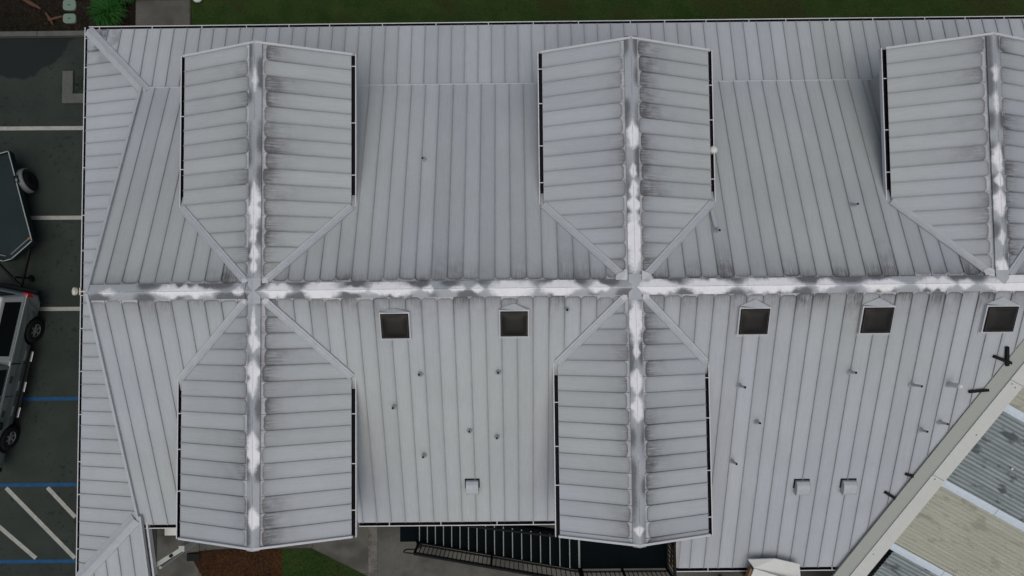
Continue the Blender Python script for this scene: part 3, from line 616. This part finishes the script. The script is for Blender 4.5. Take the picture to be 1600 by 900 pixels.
def stripc(t0, t1, n0, n1, name='flashing_strip', dz=0.):
    V = [tuple(bp(t, BW+n, BH-.10-.05*n+h+dz)) for n in (n0, n1) for t, h in ((t0,-.03),(t0,.045),((t0+t1)/2,.06),(t1,.045),(t1,-.03))]
    return mk(name, V, [(i, i+1, 5+i+1, 5+i) for i in range(4)]+[(4,3,2,1,0),(5,6,7,8,9)], M['strip'], CP)
TB = (1.55, 3.97, 6.15)   # where the flashing strips leave the beam
for t0, t1, mt, g in ((-.9, TB[0], 'beige', 0), (TB[0]+.2, TB[1], 'bluegrey', 0), (TB[1]+.2, TB[2], 'beige', 0), (TB[2]+.2, 9.0, 'bluegrey', .22)):
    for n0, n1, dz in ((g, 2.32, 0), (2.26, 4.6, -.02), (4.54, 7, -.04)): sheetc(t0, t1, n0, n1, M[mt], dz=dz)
for t in TB:
    for n0, n1, dz in ((-.02 if t < 6 else .0, 1.62, 0), (1.63, 3.4, 0), (3.41, 7, 0)): stripc(t, t+.2, n0, n1, dz=dz)
for q, (n_, t) in enumerate(((1.2, 2.9),)): MB().lathe([(.03,0),(.026,.03),(0,.035)], tuple(bp(t, BW+n_, BH-.13)), (0,0,1), 10).build('sheet_fixing', M['hood'], CP)
for t0 in (0, 3, 6, 9): MB().bar(bp(t0, BW+.3, BH-.3), bp(t0, BW+7, BH-.3-.35), .1, .2).build('rafter', M['wall'], CP)
for n_, t in ((.15, 9.0), (6.8, -.3), (6.8, 9.0), (6.8, 4.5)):
    p = bp(t, BW+n_, -.1); MB().box(p.x-.07, p.x+.07, p.y-.07, p.y+.07, 0, p.z).build('post', M['dkmetal'], CP)
def onroof(x, y, h): return mapS(x, -y, h)
for P0, P1 in (((11.89,-1.50),(11.97,-1.95)), ((11.62,-1.73),(12.3,-1.98)), ((11.22,-2.62),(11.9,-2.54)), ((10.08,-4.82),(10.7,-5.0)), ((9.64,-5.33),(10.3,-5.72))):
    MB().bar(onroof(*P0, .045), onroof(*P1, .09), .07, .06).build('strut', M['dkmetal'], CP)
# ------------------------------------------------------------------ small white peaked roof at the south eave
H = empty('white_peaked_roof', (7.0, -8.2, 0), 'small off-white peaked roof with brown timber edge at the bottom eave', 'porch roof')
a, b_, c, d, e, f = (6.2,-7.23,3.0), (6.91,-7.20,3.05), (7.6,-7.39,2.93), (7.75,-9.2,2.93), (6.32,-7.42,3.10), (8.0,-7.93,3.22)
g_ = (7.2,-9.3,2.75); hh = (6.05,-8.4,2.75)
r2 = (7.62, -7.82, 3.16)
H1 = mk('roof_sheet', [a,b_,c,(7.62,-7.8,2.95),r2,e]+[(p[0],p[1],p[2]-.06) for p in (a,b_,c,(7.62,-7.8,2.95),r2,e)], [(0,5,4,3,2,1),(6,7,8,9,10,11)]+[(i,(i+1)%6,6+(i+1)%6,6+i) for i in range(6)], M['hood'], H)
q = [(6.33,-7.435,3.095),(7.61,-7.83,3.155),(7.2,-9.3,2.80),(5.85,-8.9,2.78)]
mk('roof_sheet', q+[(p[0],p[1],p[2]-.06) for p in q], [(0,3,2,1),(4,5,6,7)]+[(i,(i+1)%4,4+(i+1)%4,4+i) for i in range(4)], M['hood'], H)
MB().bar((6.28,-7.45,2.96), (5.81,-8.9,2.68), .05, .16).build('timber_edge', M['plank'], H)
for x, y in ((6.35,-7.9),(6.3,-8.8),(7.3,-8.9)): MB().box(x-.05, x+.05, y-.05, y+.05, .03, 2.72).build('post', M['plank'], H)
# ------------------------------------------------------------------ outside staircase
S = empty('staircase', (.5, -7.2, 0), 'dark green outdoor stairs with pale nosings and black picket railing', 'staircase')
sx0, sx1, nst, sy0, sy1, zl = -3.01, 1.72, 18, -7.62, -6.72, 2.5
tr = (sx1-sx0)/nst; ri = zl/nst
for i in range(nst):
    x = sx0+i*tr; z = (i+1)*ri
    t = MB().box(x, x+tr+.02, sy0+.02, sy1-.02, z-.04, z).build('tread', M['green'], S); 
    MB().box(x-.006, x+.020, sy0+.03, sy1-.03, z-.03, z+.006).build('nosing', M['nose'], t)
for y in (sy0, sy1): MB().bar((sx0-.05, y, -.02), (sx1, y, zl-.12), .05, .28).build('stringer', M['green'], S)
MB().box(sx1+.02, 4.15, sy0, -5.6, zl-.12, zl).build('landing', M['green'], S)
MB().box(sx1-.02, sx1+.03, sy0+.03, sy1-.03, zl-.03, zl+.006).build('nosing', M['nose'], S)
MB().box(-3.62, -3.03, -7.63, -6.6, .03, .042).build('tactile_mat', M['green'], S)
for x, y in ((1.85,-7.5),(4.05,-7.5),(4.05,-5.8)): MB().box(x-.05, x+.05, y-.05, y+.05, .03, zl-.12).build('post', M['dkmetal'], S)
def railing(p0, p1, h, n, loop=False):
    p0, p1 = Vector(p0), Vector(p1); U = Vector((0,0,1))
    r_ = MB().bar(p0+U*h, p1+U*h, .055, .05).build('rail', M['dkmetal'], S)
    MB().bar(p0+U*(h-.14), p1+U*(h-.14), .03, .03).build('mid_rail', M['dkmetal'], r_)
    MB().bar(p0+U*.14, p1+U*.14, .04, .04).build('bottom_rail', M['dkmetal'], r_)
    for i in range(n+1):
        p = p0.lerp(p1, i/n); big = i in (0, n) or i == n//2
        if big: MB().box(p.x-.03, p.x+.03, p.y-.03, p.y+.03, p.z-.1, p.z+h).build('rail_post', M['dkmetal'], r_)
        else: MB().bar(p+U*.14, p+U*h, .018, .018, up=(1,0,0)).build('picket', M['dkmetal'], r_)
    return r_
r1 = railing((sx0-.02, sy0-.03, ri), (sx1, sy0-.03, zl), .95, 37)
hr = MB().bar((sx0+.3, sy1+.06, ri+.3/4.73*zl+.9), (sx1+1.2, sy1+.06, zl+.95), .05, .05).build('wall_handrail', M['dkmetal'], S)
railing((sx1+.06, sy0-.03, zl), (4.15, sy0-.03, zl), 1.0, 19); railing((4.13, sy0, zl), (4.13, -5.7, zl), 1.0, 15)
MB().tube([(sx0,-7.66,1.03),(sx0-.3,-7.66,.95),(sx0-.36,-7.66,.90),(sx0-.36,-7.66,.72),(sx0-.3,-7.66,.66),(sx0,-7.66,.66)], .02, 8).build('handrail_loop', M['dkmetal'], S)
for x, z in ((sx0-.02, .05), (sx0+2.35, .03)): MB().box(x-.08, x+.08, sy0-.22, sy0-.06, .03, .05).build('base_plate', M['dkmetal'], S)
# ------------------------------------------------------------------ parked pickup
def local_root(name, loc, ang, label, cat):
    o = empty(name, loc, label, cat); o.rotation_euler = (0, 0, ang); return o
T = local_root('pickup_truck', (-15.75, -.76, 0), math.atan2(-.978, -.21), 'silver pickup truck with white-topped bed canopy parked by the left edge', 'truck')
WB = 3.385
def lb(mb, name, mat, par, **k):
    o = mb.build(name, mat, par, local=True, **k); return o
def arch(cx, r, n=12): return [(cx+r*math.cos(math.pi-t*math.pi/n), .40+r*math.sin(t*math.pi/n)) for t in range(n+1)]
prof = [(-1.12,.62),(-1.15,.98),(-1.10,1.08),(3.0,1.10),(4.0,1.06),(4.28,.95),(4.33,.55),(4.2,.40)]+arch(WB, .45)[::-1]+arch(0, .45)[::-1]+[(-.9,.42)]
def shell(name, prof, half, mat, par, tuck=None, inset=0.):
    n = len(prof); V = []
    for s_ in (-1, 1):
        for x, z in prof: V.append((x, s_*(half-(tuck(x, z) if tuck else 0)), z))
    F = [tuple(range(n)), tuple(range(n, 2*n))[::-1]]+[(i, n+i, n+(i+1) % n, (i+1) % n) for i in range(n)]
    o = mk(name, V, F, mat, par, local=True)
    bm = bmesh.new(); bm.from_mesh(o.data); bmesh.ops.recalc_face_normals(bm, faces=bm.faces); bm.to_mesh(o.data); bm.free(); return o
body = shell('body', prof, .90, M['paint'], T, lambda x, z: .05*max(0, (z-1.0)/.1)+.03*max(0, (.6-z)/.2)); bevel(body, .03, 3)
def cabin(name, x0, x1, x0t, x1t, z0, z1, h0, h1, mat):
    V = [(x0,-h0,z0),(x1,-h0,z0),(x1,h0,z0),(x0,h0,z0),(x0t,-h1,z1),(x1t,-h1,z1),(x1t,h1,z1),(x0t,h1,z1)]
    o = mk(name, V, [(3,2,1,0),(4,5,6,7),(0,1,5,4),(1,2,6,5),(2,3,7,6),(3,0,4,7)], mat, T, local=True); bevel(o, .06, 4); return o
canopy = cabin('canopy', -1.08, .96, -.98, .94, 1.06, 1.84, .86, .70, M['cano']); cab = cabin('cab', 1.06, 3.35, 1.14, 2.62, 1.06, 1.80, .86, .68, M['paint'])
def side_glass(par, x0, x1, x0t, x1t, za, zb_, hfun, name='side_window', s_=1):
    V = []
    for x, z in ((x0,za),(x1,za),(x1t,zb_),(x0t,zb_)): V.append((x, s_*(hfun(z)+.012), z))
    V += [(v[0], v[1]-s_*.03, v[2]) for v in V]
    o = mk(name, V, [(0,1,2,3),(7,6,5,4),(0,4,5,1),(1,5,6,2),(2,6,7,3),(3,7,4,0)], M['glass'], par, local=True); bevel(o, .008); return o
hc = lambda z: .86-(z-1.06)/.78*.16; hb = lambda z: .86-(z-1.06)/.74*.18
for s_ in (-1, 1):
    side_glass(canopy, -.88, .78, -.84, .76, 1.2, 1.72, hc, 'side_window', s_)
    side_glass(cab, 1.18, 1.98, 1.22, 1.98, 1.15, 1.70, hb, 'side_window', s_); side_glass(cab, 2.05, 3.05, 2.05, 2.62, 1.15, 1.70, hb, 'side_window', s_)
    for x in (1.4, 2.45): bevel(lb(MB().bar((x, s_*.905, .98), (x+.2, s_*.905, .98), .05, .035), 'door_handle', M['dkmetal'], cab), .01)
    lb(MB().bar((2.02, s_*.897, .5), (2.02, s_*.897, 1.06), .012, .02, up=(0,1,0)), 'door_gap', M['trough'], cab)
    lb(MB().bar((1.01, s_*.892, .5), (1.01, s_*.892, 1.09), .03, .024, up=(0,1,0)), 'bed_gap', M['trough'], body)
    bevel(lb(MB().box(2.75, 2.98, min(s_*.9, s_*1.08), max(s_*.9, s_*1.08), 1.08, 1.24), 'mirror', M['dkmetal'], cab), .04, 3)
    bevel(lb(MB().box(-1.16, -1.03, min(s_*.72, s_*.885), max(s_*.72, s_*.885), .80, 1.07), 'tail_light', M['red'], body), .02)
    st = lb(MB().bar((.62, s_*.94, .40), (2.75, s_*.94, .40), .10, .05), 'side_step', M['dkmetal'], body); bevel(st, .015)
    for x in (.80, 1.75, 2.55): bevel(lb(MB().box(x-.16, x+.16, s_*.98-.03, s_*.98+.03, .405, .43), 'step_pad', M['alloy'], st), .01)
    for x in (0, WB):
        tyre = MB().lathe([(.21,-.12),(.30,-.125),(.36,-.11),(.38,-.06),(.38,.06),(.36,.11),(.30,.125),(.21,.12)], (x, s_*.79, .38), (0, 1, 0), 28, False)
        wl = lb(tyre, 'wheel', M['tyre'], T, smooth=True)
        rim = MB().lathe([(.22,-.02),(.225,.10),(.21,.11),(.20,.03),(.06,.02),(.06,.07),(.0,.075)] if s_ > 0 else [(.22,.02),(.225,-.10),(.21,-.11),(.20,-.03),(.06,-.02),(.06,-.07),(0,-.075)], (x, s_*.79, .38), (0, 1, 0), 24, False)
        rm = lb(rim, 'rim', M['dkmetal'], wl)
        sp_ = MB()
        for k in range(6):
            a_ = k*math.pi/3; u_ = Vector((math.cos(a_), 0, math.sin(a_))); cc = Vector((x, s_*(.79+.085), .38)); sp_.bar(cc+u_*.03, cc+u_*.21, .06, .03, up=(0,1,0))
        sp_.lathe([(.05,-.02),(.05,.02),(.0,.025)], (x, s_*.875, .38), (0, s_, 0), 12); sp_.tube([(x+.205*math.cos(q_*math.pi/12), s_*.885, .38+.205*math.sin(q_*math.pi/12)) for q_ in range(24)], .014, 6, True)
        lb(sp_, 'spokes', M['alloy'], wl)
lb(MB().box(-1.25, -1.13, -.86, .86, .48, .66), 'rear_bumper', M['dkmetal'], T); lb(MB().box(4.3, 4.42, -.88, .88, .42, .66), 'front_bumper', M['dkmetal'], T)
lb(MB().add([(-1.075,-.62,1.22),(-1.075,.62,1.22),(-1.02,.56,1.70),(-1.02,-.56,1.70),(-1.05,-.62,1.22),(-1.05,.62,1.22),(-.99,.56,1.70),(-.99,-.56,1.70)], [(0,1,2,3),(7,6,5,4),(0,4,5,1),(1,5,6,2),(2,6,7,3),(3,7,4,0)]), 'rear_window', M['glass'], canopy)
lb(MB().add([(3.30,-.72,1.14),(3.30,.72,1.14),(2.72,.60,1.74),(2.72,-.60,1.74),(3.25,-.72,1.12),(3.25,.72,1.12),(2.67,.60,1.72),(2.67,-.60,1.72)], [(0,1,2,3),(7,6,5,4),(0,4,5,1),(1,5,6,2),(2,6,7,3),(3,7,4,0)]), 'windscreen', M['glass'], cab)
lb(MB().bar((-.7,.55,1.86),(.7,.55,1.86),.03,.03).bar((-.7,-.55,1.86),(.7,-.55,1.86),.03,.03), 'roof_rails', M['dkmetal'], canopy)
# ------------------------------------------------------------------ trailer
TR = local_root('utility_trailer', (-16.15, 3.507, 0), math.atan2(-.963, .27), 'dark green flat utility trailer with pale rim and grey mudguard', 'trailer')
bed = [(-.9,-.86),(2.0,-.86),(2.36,-.12),(2.36,.12),(2.0,.86),(-.9,.86)]
lb(MB().prism(bed, .52, .64), 'bed', M['tdeck'], TR)
rimo = MB()
for i in range(6): rimo.bar((*bed[i], .69), (*bed[(i+1) % 6], .69), .026, .13, ext=.012)
lb(rimo, 'side_board', M['tdeck'], TR)
cp_ = MB()
for i in range(6): cp_.bar((*bed[i], .762), (*bed[(i+1) % 6], .762), .030, .012, ext=.014)
lb(cp_, 'rim_rail', M['galv2'], TR)
lb(MB().bar((1.84,.80,.66),(2.2,.08,.66),.03,.05).bar((1.84,-.80,.66),(2.2,-.08,.66),.03,.05), 'bulkhead', M['galv'], TR)
lb(MB().box(1.86,1.92,.74,.80,.65,.73), 'marker_light', M['amber'], TR)
for s_ in (-1, 1):
    wl = lb(MB().lathe([(.12,-.09),(.24,-.095),(.30,-.07),(.31,0),(.30,.07),(.24,.095),(.12,.09)], (0, s_*.96, .31), (0,1,0), 24, False), 'wheel', M['tyre'], TR, smooth=True)
    lb(MB().lathe([(.15,-.06),(.16,.07),(.13,.06),(.05,.03),(0,.035)] if s_ > 0 else [(.15,.06),(.16,-.07),(.13,-.06),(.05,-.03),(0,-.035)], (0, s_*.96, .31), (0,1,0), 16, False), 'rim', M['dkmetal'], wl)
    V = []; n = 12
    for i in range(n+1):
        a_ = math.pi*i/n
        for y, rr in ((.865,.40),(1.03,.40),(1.045,.37)): V.append((rr*math.cos(a_), s_*y, .33+rr*math.sin(a_)))
    F = [(i*3+j, i*3+j+1, i*3+j+4, i*3+j+3) for i in range(n) for j in range(2)]
    o = mk('mudguard', V, F, M['galv'], TR, local=True); sm = o.modifiers.new('t', 'SOLIDIFY'); sm.thickness = .012
    lb(MB().box(-.1,.12, min(s_*.80,s_*.93), max(s_*.80,s_*.93), .72, .78), 'light_box', M['dkmetal'], TR)
    lb(MB().box(.0,.1, min(s_*.86,s_*.92), max(s_*.86,s_*.92), .781, .79), 'light_lens', M['galv'], TR)
lb(MB().bar((2.1,.6,.5),(3.15,.03,.48),.06,.08).bar((2.1,-.6,.5),(3.15,-.03,.48),.06,.08), 'drawbar', M['dkmetal'], TR)
lb(MB().tube([(2.95,.12,.2),(2.95,.12,.85)], .03, 10).lathe([(.11,-.03),(.11,.03)], (2.95,.12,.11), (0,1,0), 14), 'jockey_wheel', M['dkmetal'], TR)
lb(MB().box(3.1,3.35,-.05,.05,.46,.56), 'coupling', M['dkmetal'], TR)
lb(MB().bar((0,-.95,.31),(0,.95,.31),.06,.06), 'axle', M['dkmetal'], TR)
# ------------------------------------------------------------------ small things by the kerb
def lidbox(x, y, sx, sy, label, rot):
    b = MB(); pts = [(x+(sx/2)*math.copysign(abs(math.cos(t))**.5, math.cos(t)), y+(sy/2)*math.copysign(abs(math.sin(t))**.5, math.sin(t))) for t in [k*math.pi/10 for k in range(20)]]
    b.prism(pts, .03, .13); o = tag(bevel(b.build('valve_box', M['lid']), .015), label, 'valve box', 'pale green boxes in the planting bed')
    MB().box(x-.04, x+.04, y-.01, y+.01, .131, .137).build('lid_slot', M['dkmetal'], o); return o
lidbox(-14.18, 9.49, .42, .36, 'pale green plastic valve box farther from the kerb', 0); lidbox(-14.17, 9.05, .42, .32, 'pale green plastic valve box nearer the kerb', 0)
def tuft(x, y, r, label, n=420):
    b = MB()
    for _ in range(n):
        a = random.uniform(0, 6.28); l = r*random.uniform(.5, 1.15); hgt = random.uniform(.25, .55)*r*1.2; bx, by = x+random.gauss(0, .05), y+random.gauss(0, .05)
        ca, sa = math.cos(a), math.sin(a); px, py = -sa*.011, ca*.011; P = []
        for s, k in ((0,.7),(.35,1),(.7,.8),(1,.05)): P.append((bx+ca*l*s, by+sa*l*s, .05+hgt*math.sin(s*2.3)*1.2, k))
        V = [(p[0]+px*p[3]*g, p[1]+py*p[3]*g, p[2]) for p in P for g in (-1, 1)]; b.add(V, [(0,1,3,2),(2,3,5,4),(4,5,7,6)])
    o = mk('ornamental_grass', b.V, b.F, M['tuft']); return tag(o, label, 'grass clump', 'ornamental grass clumps')
tuft(-12.85, 9.22, .62, 'bright green arching grass clump beside the roof corner'); tuft(-12.45, 9.95, .6, 'bright green grass clump cut off by the top edge beside the footpath')
def log(pts, r, label):
    o = MB().tube(pts, r, 7).build('driftwood_branch', M['wood']); return tag(o, label, 'branch', 'branches in the planting bed')
log([(-15.75,9.75,.12),(-15.4,9.55,.11),(-15.1,9.38,.10)], [.05,.07,.03], 'reddish branch lying at the top of the planting bed')
log([(-14.95,9.25,.10),(-14.8,9.05,.13),(-14.7,8.85,.10)], [.03,.05,.02], 'short pale branch pointing at the kerb')
log([(-14.85,9.0,.12),(-14.6,9.06,.13),(-14.38,9.12,.12)], [.03,.045,.03], 'short brown branch next to the nearer valve box')
pb = [(-14.39,7.36),(-14.39,6.31),(-12.2,6.31),(-12.2,6.62),(-14.05,6.62),(-14.05,7.36)]
tag(bevel(MB().prism(pb, -.02, .09).build('concrete_kerb_corner', M['kerb']), .02), 'low L-shaped concrete kerb on the asphalt by the roof edge', 'kerb')
blades('weeds', 'yellow-green weeds in the corner of the L-shaped kerb', 'weeds', M['weed'], 160, (-14.0, -13.5, 6.66, 7.2), .12, .02, None, .0)
rk = MB(); rk.lathe([(.0,-.02),(.12,.0),(.16,.06),(.12,.12),(.0,.15)], (-10.08, 9.66, .02), (.1,.2,1), 9)
tag(rk.build('white_stone', M['hood'], smooth=True), 'white stone on the lawn edge beside the footpath', 'stone')
tag(bevel(MB().box(-10.25,-9.85,-8.15,-7.92,.03,.09).build('doormat', M['dkmetal']), .01), 'dark rubber mat at the corner of the red bark bed', 'mat')
